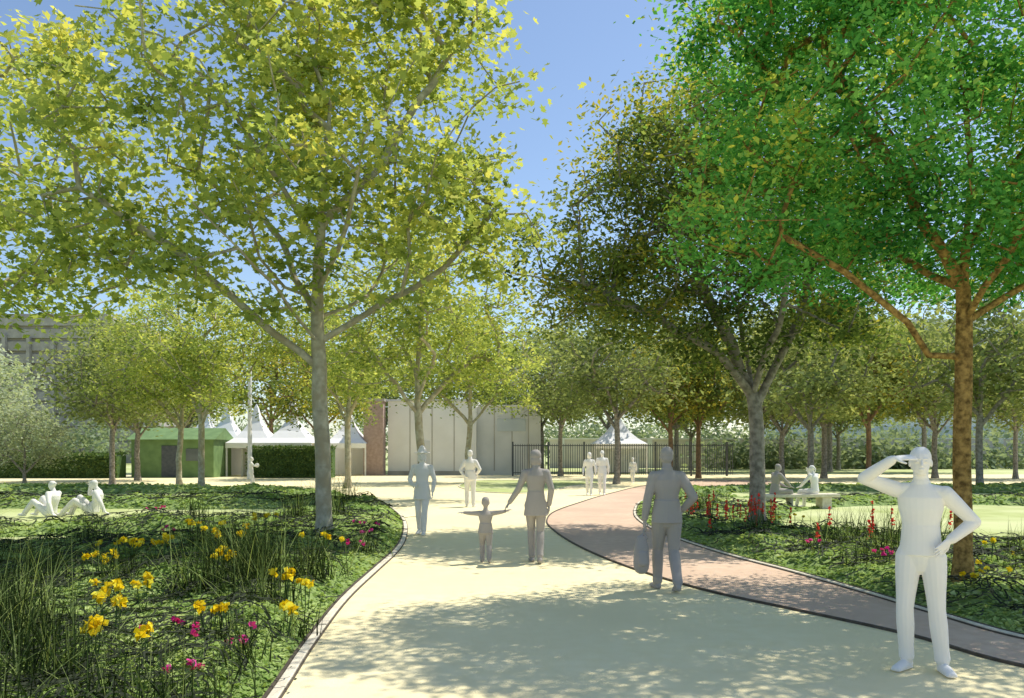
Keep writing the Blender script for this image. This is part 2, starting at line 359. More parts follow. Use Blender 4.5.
# ------------------------------------------------------------------ ground and paths
def catmull(P, n=6):
    P = [np.array(p, float) for p in P]; out = []
    for i in range(len(P)-1):
        p0 = P[max(0, i-1)]; p1 = P[i]; p2 = P[i+1]; p3 = P[min(len(P)-1, i+2)]
        for j in range(n):
            t = j/n
            out.append(.5*((2*p1)+(-p0+p2)*t+(2*p0-5*p1+4*p2-p3)*t*t+(-p0+3*p1-3*p2+p3)*t**3))
    out.append(P[-1]); return [tuple(o) for o in out]
LE = catmull([(-1.25, -8), (-1.3, 0), (-1.45, 3.2), (-1.62, 5.46), (-1.76, 6.96), (-1.90, 9.08), (-1.93, 11.4), (-1.95, 13.3), (-2.08, 15.3), (-2.46, 18.4), (-3.14, 22), (-4.35, 26.3), (-6.5, 31), (-9.6, 34.6), (-15, 36.6), (-24, 37.3), (-45, 38)])
CB = catmull([(16, 0.6), (10, 2.2), (7, 3.5), (5, 5.1), (3.98, 6.22), (3.62, 7.3), (3.02, 8.4), (2.29, 9.74), (1.61, 11.9), (1.14, 14.45), (.88, 17.2), (.85, 19.5), (1.2, 22.4), (2.24, 26.4), (3.9, 32), (7.0, 40.7), (11.7, 49)])
RE = catmull([(16.5, 1.7), (10.5, 3.3), (7.5, 4.8), (5.4, 6.1), (4.62, 7.1), (4.38, 8.25), (4.18, 9.6), (3.89, 11.2), (3.52, 12.9), (3.21, 15.3), (3.06, 18.4), (3.44, 22.4), (4.66, 28), (7.2, 34), (10.5, 37), (16, 38.2), (26, 38), (60, 38)])
def poly(name, pts, z, mat):
    from mathutils.geometry import tessellate_polygon
    vs = [Vector((p[0], p[1], z)) for p in pts]
    tri = tessellate_polygon([vs])
    me = pmesh(name, vs, [tuple(t) for t in tri], mat)
    me.update()
    import bmesh
    bm = bmesh.new(); bm.from_mesh(me)
    for f in bm.faces:
        if f.normal.z < 0: f.normal_flip()
    bm.to_mesh(me); bm.free()
    return obj(name, me)
poly('ground', [(-600, -200), (600, -200), (600, 900), (-600, 900)], 0, M_lawn)
poly('cream_path', LE + [(-60, 60), (70, 60)] + RE[::-1] + [(16.5, -8)], 0.004, M_cream)
poly('brown_path', CB + [(15, 47), (13, 38.6)] + [p for p in RE[::-1] if p[1] < 37.2], 0.008, M_brown)
isl = catmull([(-1.5, 33.5), (0.3, 32.2), (1.8, 34.8), (2.9, 39), (5.5, 46), (0, 47), (-2.2, 46), (-2.6, 39), (-1.5, 33.5)])
poly('lawn_island', isl, 0.012, M_lawn)
def kerb(name, pts, w, h, mat, off=0):
    V = []; F = []
    for i, p in enumerate(pts):
        a = np.array(pts[max(0, i-1)]); b = np.array(pts[min(len(pts)-1, i+1)]); t = (b-a)/np.linalg.norm(b-a); n = np.array((-t[1], t[0]))
        p = np.array(p)+n*off
        for s, z in ((-.5, -.02), (-.5, h*.85), (-.4, h), (.4, h), (.5, h*.85), (.5, -.02)):
            q = p+n*w*s; V.append((q[0], q[1], z))
    for i in range(len(pts)-1):
        for k in range(5):
            a = i*6+k; F.append((a, a+1, a+7, a+6))
    return obj(name, pmesh(name, V, F, mat))
kerb('path_kerb', LE, .075, .035, M_kerb); kerb('path_edging', LE, .022, .045, M_kerbd, .052); kerb('path_edging', LE, .012, .022, M_kerbd, -.046)
kerb('path_edging', CB, .03, .03, M_kerbd)
kerb('path_kerb', RE, .06, .035, M_kerb); kerb('path_edging', RE, .020, .040, M_kerbd, -.044); kerb('path_edging', RE, .012, .022, M_kerbd, .038)
kerb('path_edging', isl, .06, .04, M_kerb)

# ------------------------------------------------------------------ planting beds
LEa = np.array(LE); REa = np.array(RE)
def poly_dist(x, y, A):
    d = np.full(x.shape, 1e9)
    for i in range(len(A)-1):
        ax, ay = A[i]; bx, by = A[i+1]; vx, vy = bx-ax, by-ay; L = vx*vx+vy*vy
        t = np.clip(((x-ax)*vx+(y-ay)*vy)/L, 0, 1)
        d = np.minimum(d, np.hypot(x-ax-t*vx, y-ay-t*vy))
    return d
LX = lambda y: np.interp(y, LEa[:, 1], LEa[:, 0])
RX = lambda y: np.interp(y, REa[:, 1][:REa[:, 1].argmax()+1], REa[:, 0][:REa[:, 1].argmax()+1])
def ell(x, y, cx, cy, rx, ry):   # >0 outside
    r = np.sqrt(((x-cx)/rx)**2+((y-cy)/ry)**2); return (r-1)*min(rx, ry)
def bed_w(x, y):
    """signed inset distance inside planting, <=0 outside"""
    left = np.where(x < LX(y), poly_dist(x, y, LEa), -1)
    for e_ in ((-14.0, 20.6, 7.5, 3.1), (-7.2, 21.8, 2.9, 1.7), (-8.2, 15.0, 2.4, .9), (-15, 30.0, 6, 2.2), (-6.2, 28.5, 2.2, 1.6)):
        left = np.minimum(left, ell(x, y, *e_))
    right = np.where(x > RX(y), poly_dist(x, y, REa), -1)
    for e_ in ((13.6, 19.0, 6.6, 6.3), (14, 31, 6, 3.0), (7.8, 17.5, 1.7, 3.0), (7.6, 26.5, 2.2, 3)):
        right = np.minimum(right, ell(x, y, *e_))
    return np.maximum(left, right)
def bed_h(x, y):
    w = bed_w(x, y)
    s = np.clip((w-.03)/.45, 0, 1); s = s*s*(3-2*s)
    return s*(.17 + .12*nz(x, y, .9) + .09*nz(x, y, 2.6, 2.0) + .04*nz(x, y, 6, 1)).clip(.03, 1), w
gx = np.arange(-24, 24.01, .14); gy = np.arange(2.5, 37.5, .14)
X, Y = np.meshgrid(gx, gy); H, Wt = bed_h(X, Y)
V = np.stack([X, Y, np.where(Wt > 0.02, H+.006, -.05)], -1).reshape(-1, 3)
ny, nx = X.shape
ii = np.arange(ny-1)[:, None]*nx+np.arange(nx-1)[None, :]
ok = (Wt[:-1, :-1] > 0.02) | (Wt[1:, :-1] > 0.02) | (Wt[:-1, 1:] > 0.02) | (Wt[1:, 1:] > 0.02)
ii = ii[ok]; F = np.stack([ii, ii+1, ii+nx+1, ii+nx], -1)
bed = empty('groundcover_planting')
obj('mounds', np_mesh('mounds', V, F, 4, M_soil, smooth=True), bed)
def scatter(n, dmin=3.5, dmax=37, lowd=None):
    d = np.exp(R.uniform(math.log(dmin), math.log(dmax), n)); x = R.uniform(-.85, .85, n)*d + R.uniform(-1, 1, n)
    h, w = bed_h(x, d); k = w > .07
    return x[k], d[k], h[k], w[k]
x, y, h, w = scatter(230000)
clump = nz(x, y, 3.3, 5); patch = nz(x, y, .75, 3)
z = h + R.random(len(x))*(.03+.04*np.clip(clump+.3, 0, 1)) + .0
V, F, k = leaf_arrays(np.stack([x, y, z], -1), (.032+.0048*y)*(.6+.8*R.random(len(x))), DIAMOND, 2.0)
tone = .50 + .28*patch + .20*clump + .10*R.normal(size=len(x))
obj('leaves', np_mesh('cover_leaves', V, F, k, M_cover, tone), bed)
# looping dark ribbons added as pen scribbles over the groundcover
def ribbons(n, mat, name, dmax=30):
    x, y, h, w = scatter(n, 4, dmax); VV = []; FF = []
    m = w > .25; x = x[m]; y = y[m]
    for a, b in zip(x, y):
        L = 18; th = random.uniform(0, 6.28); st = (.018+.0028*b); cur = random.choice((-1, 1)); pts = []
        px, py = a, b
        for j in range(L):
            if random.random() < .28: th += 1.9*-cur
            th += cur*.55+random.uniform(-.2, .2); px += math.cos(th)*st; py += math.sin(th)*st*1.3; pts.append((px, py))
        P_ = np.array(pts); hh, _ = bed_h(P_[:, 0], P_[:, 1]); zz = hh+.09+random.uniform(0, .03)
        wd = .0035+.00052*b; base = len(VV)
        for j, (q, z_) in enumerate(zip(P_, zz)):
            t = P_[min(L-1, j+1)]-P_[max(0, j-1)]; t = t/(np.linalg.norm(t)+1e-9)
            VV.append((q[0]-t[1]*wd, q[1]+t[0]*wd, z_)); VV.append((q[0]+t[1]*wd, q[1]-t[0]*wd, z_+wd))
        for j in range(L-1):
            c = base+2*j; FF.append((c, c+1, c+3, c+2))
    return obj(name, pmesh(name, VV, FF, mat), bed)
ribbons(7000, M_scribble, 'scribbles')

# ornamental grass clumps
def grass_mesh(clumps):
    VV = []; tt = []
    for (cx, cy, hh, n) in clumps:
        base = bed_h(np.array([cx]), np.array([cy]))[0][0]
        sc = 1+.03*cy
        for i in range(n):
            a = random.uniform(0, 6.28); lean = abs(random.gauss(0, .42)); L = hh*random.uniform(.5, 1.25)
            bx = cx+random.gauss(0, .13+.06*hh); by = cy+random.gauss(0, .13+.06*hh); wd = random.uniform(.003, .0065)*sc
            dx, dy = math.cos(a), math.sin(a); b2 = a+random.uniform(0.8, 2.3); sx, sy = math.cos(b2)*wd, math.sin(b2)*wd
            droop = random.uniform(.0, .6)
            tone = random.choice((random.uniform(0, .25), random.uniform(.1, 1)))
            prev = None
            for j in range(6):
                f = j/5; r = L*(lean*f+droop*lean*f*f*1.6); zz = base-.02+L*(f-.30*droop*f*f-.25*lean*f*f); wj = 1-f*.92
                q = (bx+dx*r, by+dy*r, zz); cur = ((q[0]-sx*wj, q[1]-sy*wj, q[2]), (q[0]+sx*wj, q[1]+sy*wj, q[2]))
                if prev: VV += [prev[0], prev[1], cur[1], cur[0]]; tt.append(tone)
                prev = cur
    V = np.array(VV); return np_mesh('grass', V, np.arange(len(V)), 4, M_blade, np.array(tt))
gc = [(-4.2, 6.5, .85, 190), (-3.5, 5.7, .8, 190), (-3.0, 5.2, .68, 160), (-4.9, 7.4, .8, 150), (-3.9, 5.0, .9, 180), (-2.75, 8.6, .9, 200), (-3.0, 9.3, .9, 200), (-2.45, 7.7, .65, 130), (-3.3, 8.4, .8, 150), (-2.4, 9.6, .75, 150), (-3.4, 9.8, .8, 140),
      (-5.6, 9.6, .7, 110), (-7.2, 11, .7, 110), (-4.6, 12, .7, 110), (-6.6, 12.6, .7, 100), (-5.0, 18.5, .9, 110), (-6.0, 25, 1.0, 90), (-8.6, 12.5, .7, 100), (-3.0, 4.4, .7, 150), (-2.2, 6.3, .4, 70), (-6.0, 8.0, .8, 120), (-3.9, 17.5, .8, 90), (-7.2, 17.8, .8, 90),
      (-2.35, 12.6, .5, 90), (-5.0, 24, 1.0, 90), (-1.98, 7.0, .4, 60), (-2.0, 5.8, .35, 60), (-2.3, 4.7, .5, 120), (-1.95, 4.95, .4, 80), (-4.3, 8.9, .6, 100), (-9.8, 14, .8, 100), (-11, 16, .8, 100), (-5.3, 6.9, .7, 120),
      (5.0, 12.6, .6, 100), (5.6, 13.2, .7, 110), (6.2, 13.0, .75, 120), (6.9, 13.0, .7, 100), (5.4, 11.6, .6, 90), (7.6, 12.0, .6, 90), (4.9, 11.0, .45, 80), (8.6, 11.6, .6, 80), (6.5, 10.0, .45, 80), (4.6, 15.0, .6, 80), (7.8, 10.4, .5, 80), (9.6, 12, .6, 70), (5.0, 21, .7, 80), (6.2, 24, .8, 80), (4.6, 24, .7, 80)]
for c in gc:
    e = obj('ornamental_grass', grass_mesh([c]))

# flowers
def flowers(name, specs, mat, petal=.045, spike=False, hjit=.1):
    C = []; tn = []; SV = []; SF = []
    for (cx, cy, hh, n, spread) in specs:
        base = float(bed_h(np.array([cx]), np.array([cy]))[0][0])
        for i in range(n):
            fx = cx+random.gauss(0, spread); fy = cy+random.gauss(0, spread); fz = base+hh*random.uniform(1-hjit*2.5, 1+hjit)
            t = .0025+.00025*cy; b = len(SV)
            for q in ((cx+(fx-cx)*.4, cy+(fy-cy)*.4, base-.05), (fx, fy, fz)):
                SV += [(q[0]-t, q[1], q[2]), (q[0]+t, q[1], q[2]), (q[0], q[1]+t, q[2])]
            SF += [(b, b+1, b+4, b+3), (b+1, b+2, b+5, b+4), (b+2, b, b+3, b+5)]
            if spike:
                for j in range(20):
                    f = random.random(); C.append((fx+random.gauss(0, .014*(1.2-f)), fy+random.gauss(0, .014*(1.2-f)), fz-.28*(1-f)+.05)); tn.append(random.random())
            else:
                for j in range(9):
                    a = j*.7+random.uniform(-.2, .2); C.append((fx+math.cos(a)*petal*.5, fy+math.sin(a)*petal*.5, fz+random.uniform(-.5, .5)*petal)); tn.append(random.random())
    e = empty(name)
    obj('stalks', pmesh('stalks', SV, SF, M_stalk), e)
    C = np.array(C); V, F, k = leaf_arrays(C, np.full(len(C), petal)*(.8+.5*R.random(len(C)))*1.25, DIAMOND*np.array([1.6, 1]), .3)
    obj('blossoms', np_mesh('blossoms', V, F, k, mat, np.array(tn)), e)
ysp = [(-5.1, 10.7, .38, 9, .2), (-4.8, 10.9, .38, 7, .14), (-3.7, 10.5, .5, 8, .16), (-4.85, 9.4, .34, 6, .12), (-3.75, 7.6, .32, 5, .1), (-3.5, 7.6, .32, 4, .08), (-3.04, 6.1, .32, 5, .07), (-2.85, 5.45, .30, 5, .07), (-2.5, 5.5, .26, 3, .05),
       (-2.4, 6.4, .26, 4, .07), (-2.27, 7.9, .36, 5, .09), (-1.98, 6.9, .25, 4, .09), (-4.3, 13.9, .38, 5, .15), (-6.1, 15, .38, 5, .18), (-3.3, 8.9, .36, 5, .14), (-2.1, 8.1, .3, 3, .08), (-2.6, 10.9, .38, 4, .14)]
for s_ in ysp: flowers('yellow_lily', [s_], M_yel, .05)
for s_ in [(4.9, 8.5, .2, 4, .08), (6.1, 10.2, .25, 3, .1), (5.6, 9.1, .22, 3, .1), (7.2, 11.2, .25, 4, .12), (5.5, 15.5, .3, 4, .15), (5.9, 8.0, .2, 3, .1)]: flowers('yellow_lily', [s_], M_yel, .036)
for s_ in [(-8, 18.2, .2, 5, .2), (-2.65, 14.7, .2, 5, .15), (-2.4, 12.1, .2, 4, .12), (-2.36, 6.0, .12, 4, .15), (-2.05, 6.0, .1, 3, .1), (-2.15, 5.3, .1, 4, .12), (-2.6, 6.4, .12, 3, .12), (-2.5, 13.4, .2, 4, .12), (-5.6, 13, .2, 3, .1),
           (5.0, 10.7, .2, 6, .15), (4.65, 9.2, .14, 4, .08), (5.3, 10.2, .2, 3, .1), (4.5, 12.0, .2, 3, .1)]: flowers('pink_flower', [s_], M_pnk, .034)
for i in range(30):
    yy = random.uniform(11.5, 19.5); xx = float(RX(np.array([yy]))[0])+random.uniform(.35, 2.5)
    flowers('red_salvia', [(xx, yy, .6, random.choice((1, 2, 3)), .14)], M_red, .036, spike=True, hjit=.2)

# ------------------------------------------------------------------ buildings and far features
b = empty('white_pavilion')
box('main_wall', -9.0, -2.6, 58, 66, 0, 5.35, M_white, b); box('side_wing', -2.597, 2.1, 58.6, 66, 0, 5.0, M_white2, b)
box('parapet_cap', -9.08, -2.5, 57.9, 66.1, 5.353, 5.5, M_white2, b); box('wing_cap', -2.49, 2.2, 58.5, 66.1, 5.003, 5.13, M_white, b)
for xx in (-7.4, -5.8, -4.2): box('panel_joint', xx-.03, xx+.03, 57.975, 57.998, .3, 5.2, M_conc, b)
for xx in (-1.3, 0, 1.2): box('panel_joint', xx-.03, xx+.03, 58.575, 58.598, .3, 4.9, M_conc, b)
box('plinth', -9.02, -2.58, 57.94, 57.997, 0, .3, M_conc, b); box('door', -6.9, -5.95, 57.95, 57.995, .305, 2.5, M_white2, b); box('window_band', -1.1, 1.0, 58.55, 58.57, 3.2, 4.1, M_hglass, b)
b = empty('brick_pillar'); box('shaft', -10.6, -9.2, 57, 58.2, 0, 5.3, M_pink, b); box('capstone', -10.7, -9.1, 56.9, 58.3, 5.303, 5.5, M_conc, b)
V = []; F = []
def addbox(x0, x1, y0, y1, z0, z1):
    b_ = len(V)
    V.extend([(x0, y0, z0), (x1, y0, z0), (x1, y1, z0), (x0, y1, z0), (x0, y0, z1), (x1, y0, z1), (x1, y1, z1), (x0, y1, z1)])
    F.extend([tuple(b_+i for i in f) for f in [(0, 3, 2, 1), (4, 5, 6, 7), (0, 1, 5, 4), (1, 2, 6, 5), (2, 3, 7, 6), (3, 0, 4, 7)]])
for i in range(97): 
    xx = .1+i*.16; addbox(xx-.02, xx+.02, 56.0, 56.04, .1, 2.25)
for i in range(7): addbox(.05+i*2.5-.06, .05+i*2.5+.06, 55.94, 56.06, 0, 2.4)
addbox(0, 15.5, 55.96, 55.995, 2.1, 2.16); addbox(0, 15.5, 55.96, 55.995, .2, .26)
obj('metal_fence', pmesh('fence', V, F, M_metal))
b = empty('haze_wall'); box('wall', 4, 75, 84, 84.4, 0, 3.0, M_pwall, b); box('coping', 3.9, 75.1, 83.9, 84.5, 3.003, 3.15, M_white, b)  # pale wall added to stand in for the pinkish haze between trunks
for i in range(16): box('pier', 5+i*4.6, 5.5+i*4.6, 83.75, 83.89, 0, 3.15, M_white, b)
def tent(x, y, w=3.2, h=4.7, e=2.3):
    t = empty('pagoda_tent', (x, y, 0)); V = []; F = []; n = 16
    prof = [(1, e), (.72, e+.35), (.45, e+.85), (.22, e+1.5), (.08, h-.3), (.0, h)]
    per = []
    for k in range(n):
        a = 2*math.pi*k/n+math.pi/4; c, s = math.cos(a), math.sin(a); m = max(abs(c), abs(s)); per.append((c/m, s/m))
    for r, z in prof:
        for c, s in per: V.append((c*r*w/2, s*r*w/2, z))
    for i in range(5):
        for k in range(n): F.append((i*n+k, i*n+(k+1) % n, (i+1)*n+(k+1) % n, (i+1)*n+k))
    obj('roof', pmesh('tent_roof', V, F, M_tent), t)
    for sx in (-1, 1):
        for sy in (-1, 1):
            px_, py_ = sx*(w/2-.08), sy*(w/2-.08); box('leg', px_-.05, px_+.05, py_-.05, py_+.05, 0, e, M_pole, t)
    box('valance', -w/2+.02, w/2-.02, -w/2-.01, -w/2+.01, e-.35, e-.003, M_tent, t); box('back_wall', -w/2+.1, w/2-.1, w/2-.2, w/2-.17, 0, e-.01, M_tent, t)
for x_, y_, s_ in ((-22.2, 58, 1.05), (-20.3, 57, 1.12), (-17.9, 56, 1.08), (-15.3, 55.8, 1.18), (-11.8, 58, 1.0)): tent(x_, y_, 3.0*s_, 4.7*s_)
tent(8.2, 62, 4, 4.6)
s = empty('green_shed'); box('walls', -25, -19.6, 54.5-2, 55.8, 0, 2.5, M_shed, s); box('door', -23, -22, 52.44, 52.495, 0.05, 2.1, M_metal, s); box('window', -21.4, -20.4, 52.44, 52.495, 1.1, 1.9, M_glass, s)
obj('roof', pmesh('shed_roof', [(-25.2, 52.2, 2.503), (-19.4, 52.2, 2.503), (-19.4, 56.1, 2.503), (-25.2, 56.1, 2.503), (-25.2, 54.1, 3.3), (-19.4, 54.1, 3.3)], [(0, 1, 5, 4), (2, 3, 4, 5), (0, 4, 3), (1, 2, 5), (0, 3, 2, 1)], M_shed), s)
def hedge(x0, x1, y0, y1, h, mat=M_hedge):
    e = empty('clipped_hedge'); box('core', x0+.1, x1-.1, y0+.1, y1-.1, 0, h-.12, M_hedge if False else M_stalk, e)
    n = int((x1-x0)*h*300); x = R.uniform(x0, x1, n); z = R.uniform(0.05, h, n); y = np.where(R.random(n) < .6, y0+R.normal(size=n)*.05, R.uniform(y0, y1, n)); z = np.where(y > y0+.2, h+R.normal(size=n)*.05, z)
    V, F, k = leaf_arrays(np.stack([x, y, z], -1), .16*(.6+.8*R.random(n)), DIAMOND, .2)
    obj('leaves', np_mesh('hedge', V, F, k, mat, .5+.25*R.normal(size=n)), e)
hedge(-34, -25.2, 51, 52.5, 1.55); hedge(-17.2, -11.6, 51.6, 53, 2.0); hedge(-44, -35, 51, 52.5, 1.5)
l = empty('lamp_post', (-16.4, 50, 0))
V = []; F = []; tube_chain(V, F, [Vector((0, 0, 0)), Vector((0, 0, .5)), Vector((0, 0, .55)), Vector((0, 0, 8.2))], [.17, .17, .14, .11], 12); obj('post', pmesh('post', V, F, M_pole, True), l)
V = []; F = []; tube_chain(V, F, [Vector((0, 0, 8.1)), Vector((0, -.02, 8.35)), Vector((.5, -.05, 8.5)), Vector((1.0, -.05, 8.5))], [.05, .05, .045, .04], 8); obj('arm', pmesh('arm', V, F, M_pole, True), l)
box('lantern', .8, 1.4, -.17, .07, 8.42, 8.52, M_conc, l, .03)
# concrete stadium, raking tiers
b = empty('concrete_stadium')
V = []; F = []
for i in range(12):
    z0 = i*1.85; o = i*.9; addbox(-96, -50-o*.9, 118, 140, z0+.01, z0+1.35); addbox(-95.5, -51.2-o*.9, 118.6, 140, z0+1.36, z0+1.85)
obj('tiers', pmesh('tiers', V, F, M_conc), b)
for i in range(9): box('rib', -93+i*3.6, -92.5+i*3.6, 117.4, 117.95, 0, 21.5-.5*i, M_conc, b)
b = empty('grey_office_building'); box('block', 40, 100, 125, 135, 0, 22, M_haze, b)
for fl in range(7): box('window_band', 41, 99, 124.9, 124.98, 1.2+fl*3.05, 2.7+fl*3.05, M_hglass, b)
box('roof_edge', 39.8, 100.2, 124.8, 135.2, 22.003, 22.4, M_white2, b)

# ------------------------------------------------------------------ people
class Body:
    def __init__(s): s.V = []; s.F = []
    def tube(s, pts, rads, side=Vector((1, 0, 0)), n=14, cap=True):
        pts = [Vector(p) for p in pts]; rads = [(r, r) if not isinstance(r, (tuple, list)) else r for r in rads]
        t0 = (pts[0]-pts[1]).normalized(); t1 = (pts[-1]-pts[-2]).normalized()
        if cap:
            a, b_ = rads[0]; m = min(a, b_); c, d = rads[-1]; m2 = min(c, d)
            P = [pts[0]+t0*m*.95, pts[0]+t0*m*.6]+pts+[pts[-1]+t1*m2*.6, pts[-1]+t1*m2*.95]
            Q = [(a*.3, b_*.3), (a*.78, b_*.78)]+rads+[(c*.78, d*.78), (c*.3, d*.3)]
        else: P = pts; Q = rads
        base = len(s.V)
        for i, p in enumerate(P):
            t = (P[min(i+1, len(P)-1)]-P[max(i-1, 0)]).normalized()
            u = side-t*side.dot(t)
            u = u.normalized() if u.length > .05 else t.orthogonal().normalized()
            w = t.cross(u)
            for k in range(n):
                an = 2*math.pi*k/n; s.V.append(p+u*math.cos(an)*Q[i][0]+w*math.sin(an)*Q[i][1])
        for i in range(len(P)-1):
            for k in range(n):
                a = base+i*n+k; b_ = base+i*n+(k+1) % n; s.F.append((a, b_, b_+n, a+n))
        s.F.append(tuple(base+k for k in range(n))[::-1]); e = base+(len(P)-1)*n; s.F.append(tuple(e+k for k in range(n)))
    def ell(s, c, r, M=Matrix.Identity(3), n=14):
        base = len(s.V); c = Vector(c)
        rows = 9
        for i in range(1, rows):
            ph = math.pi*i/rows
            for k in range(n):
                th = 2*math.pi*k/n
                s.V.append(c+M@Vector((r[0]*math.sin(ph)*math.cos(th), r[1]*math.sin(ph)*math.sin(th), r[2]*math.cos(ph))))
        for i in range(rows-2):
            for k in range(n):
                a = base+i*n+k; b_ = base+i*n+(k+1) % n; s.F.append((a, a+n, b_+n, b_))
        s.F.append(tuple(base+k for k in range(n))); e = base+(rows-2)*n; s.F.append(tuple(e+k for k in range(n))[::-1])
    def hand(s, w, d, nrm, k=1.0, curl=.5, thumb=1):
        w = Vector(w); d = Vector(d).normalized(); nrm = Vector(nrm); nrm = (nrm-d*nrm.dot(d)).normalized(); sd = d.cross(nrm)*thumb
        s.tube([w-d*.01, w+d*.03*k, w+d*.085*k], [(.026*k, .019*k), (.038*k, .017*k), (.041*k, .014*k)], sd)
        for i, (o, L) in enumerate(((.031, .072), (.0105, .082), (-.0105, .076), (-.031, .060))):
            p = w+d*.085*k+sd*o*k; c = curl*(.8+.15*i); dd = (d+sd*o*3).normalized()
            p1 = p+dd*L*.45*k+nrm*L*.12*c*k; d2 = (dd+nrm*c*.9).normalized(); p2 = p1+d2*L*.3*k; d3 = (dd+nrm*c*2.0).normalized(); p3 = p2+d3*L*.25*k
            s.tube([p-dd*.012, p1, p2, p3], [.0095*k, .0088*k, .008*k, .0072*k], sd, 8)
        t0 = w+d*.025*k+sd*.03*k; t1 = t0+(d*.6+sd*.8+nrm*.2).normalized()*.035*k; t2 = t1+(d*.95+sd*.3+nrm*.3).normalized()*.03*k
        s.tube([t0-sd*.012, t0, t1, t2], [.014*k, .013*k, .0105*k, .009*k], nrm, 8)
    def head(s, c, yaw=0, pitch=0, roll=0, k=1.0, hair='short', hat=None):
        M = (Matrix.Rotation(yaw, 3, 'Z') @ Matrix.Rotation(pitch, 3, 'X') @ Matrix.Rotation(roll, 3, 'Y'))
        c = Vector(c); q = lambda x, y, z: c+M@(Vector((x, y, z))*k)
        e = lambda p, r: s.ell(q(*p), tuple(a*k for a in r), M)
        e((0, -.005, .02), (.074, .092, .092)); e((0, .012, -.035), (.060, .072, .070)); e((0, .045, -.075), (.034, .032, .028)); e((0, .02, -.06), (.052, .055, .045))
        s.tube([q(0, .082, .015), q(0, .098, -.012), q(0, .104, -.026)], [.008*k, .011*k, .013*k], M@Vector((1, 0, 0)), 8)
        e((0, .083, -.052), (.022, .008, .006)); e((0, .080, -.062), (.018, .008, .006))
        for sx in (-1, 1):
            e((.030*sx, .079, .008), (.013, .010, .007)); s.tube([q(.014*sx, .086, .026), q(.046*sx, .072, .027)], [.006*k, .005*k], M@Vector((0, 0, 1)), 6)
            e((.076*sx, -.004, -.008), (.009, .018, .030))
        if hair == 'short':
            e((0, -.022, .036), (.080, .090, .090)); e((0, -.04, -.015), (.073, .066, .07))
        elif hair == 'bob':
            e((0, -.020, .030), (.087, .098, .094)); e((0, -.045, -.045), (.085, .062, .085))
            for sx in (-1, 1): e((.066*sx, -.01, -.055), (.022, .045, .075))
        elif hair == 'bun':
            e((0, -.018, .030), (.081, .095, .090)); e((0, -.105, .05), (.036, .036, .036))
        elif hair == 'pony':
            e((0, -.018, .030), (.081, .095, .090)); s.tube([q(0, -.09, .05), q(0, -.135, .0), q(0, -.13, -.09)], [.022*k, .028*k, .012*k])
        if hat:
            s.tube([q(0, -.01, .055), q(0, -.01, .075)], [(.17*k, .175*k), (.15*k, .155*k)], M@Vector((1, 0, 0)), 20, False)
            s.tube([q(0, -.01, .05), q(0, -.01, .12), q(0, -.01, .15)], [(.088*k, .1*k), (.082*k, .09*k), (.06*k, .068*k)], M@Vector((1, 0, 0)), 16)
BASEJ = dict(pel=(0, 0, .93), ch=(0, 0, 1.22), nk=(0, -.01, 1.47), hd=(0, .025, 1.625), shR=(.165, -.01, 1.385), shL=(-.165, -.01, 1.385),
    elR=(.235, -.03, 1.12), elL=(-.235, -.03, 1.12), wrR=(.245, .04, .87), wrL=(-.245, .04, .87), hpR=(.085, 0, .90), hpL=(-.085, 0, .90),
    knR=(.10, .01, .49), knL=(-.10, .01, .49), anR=(.105, -.02, .075), anL=(-.105, -.02, .075), toR=(.14, .16, .03), toL=(-.14, .16, .03),
    hdR=(0, .15, -1), hdL=(0, .15, -1), nmR=(-1, .2, 0), nmL=(1, .2, 0))
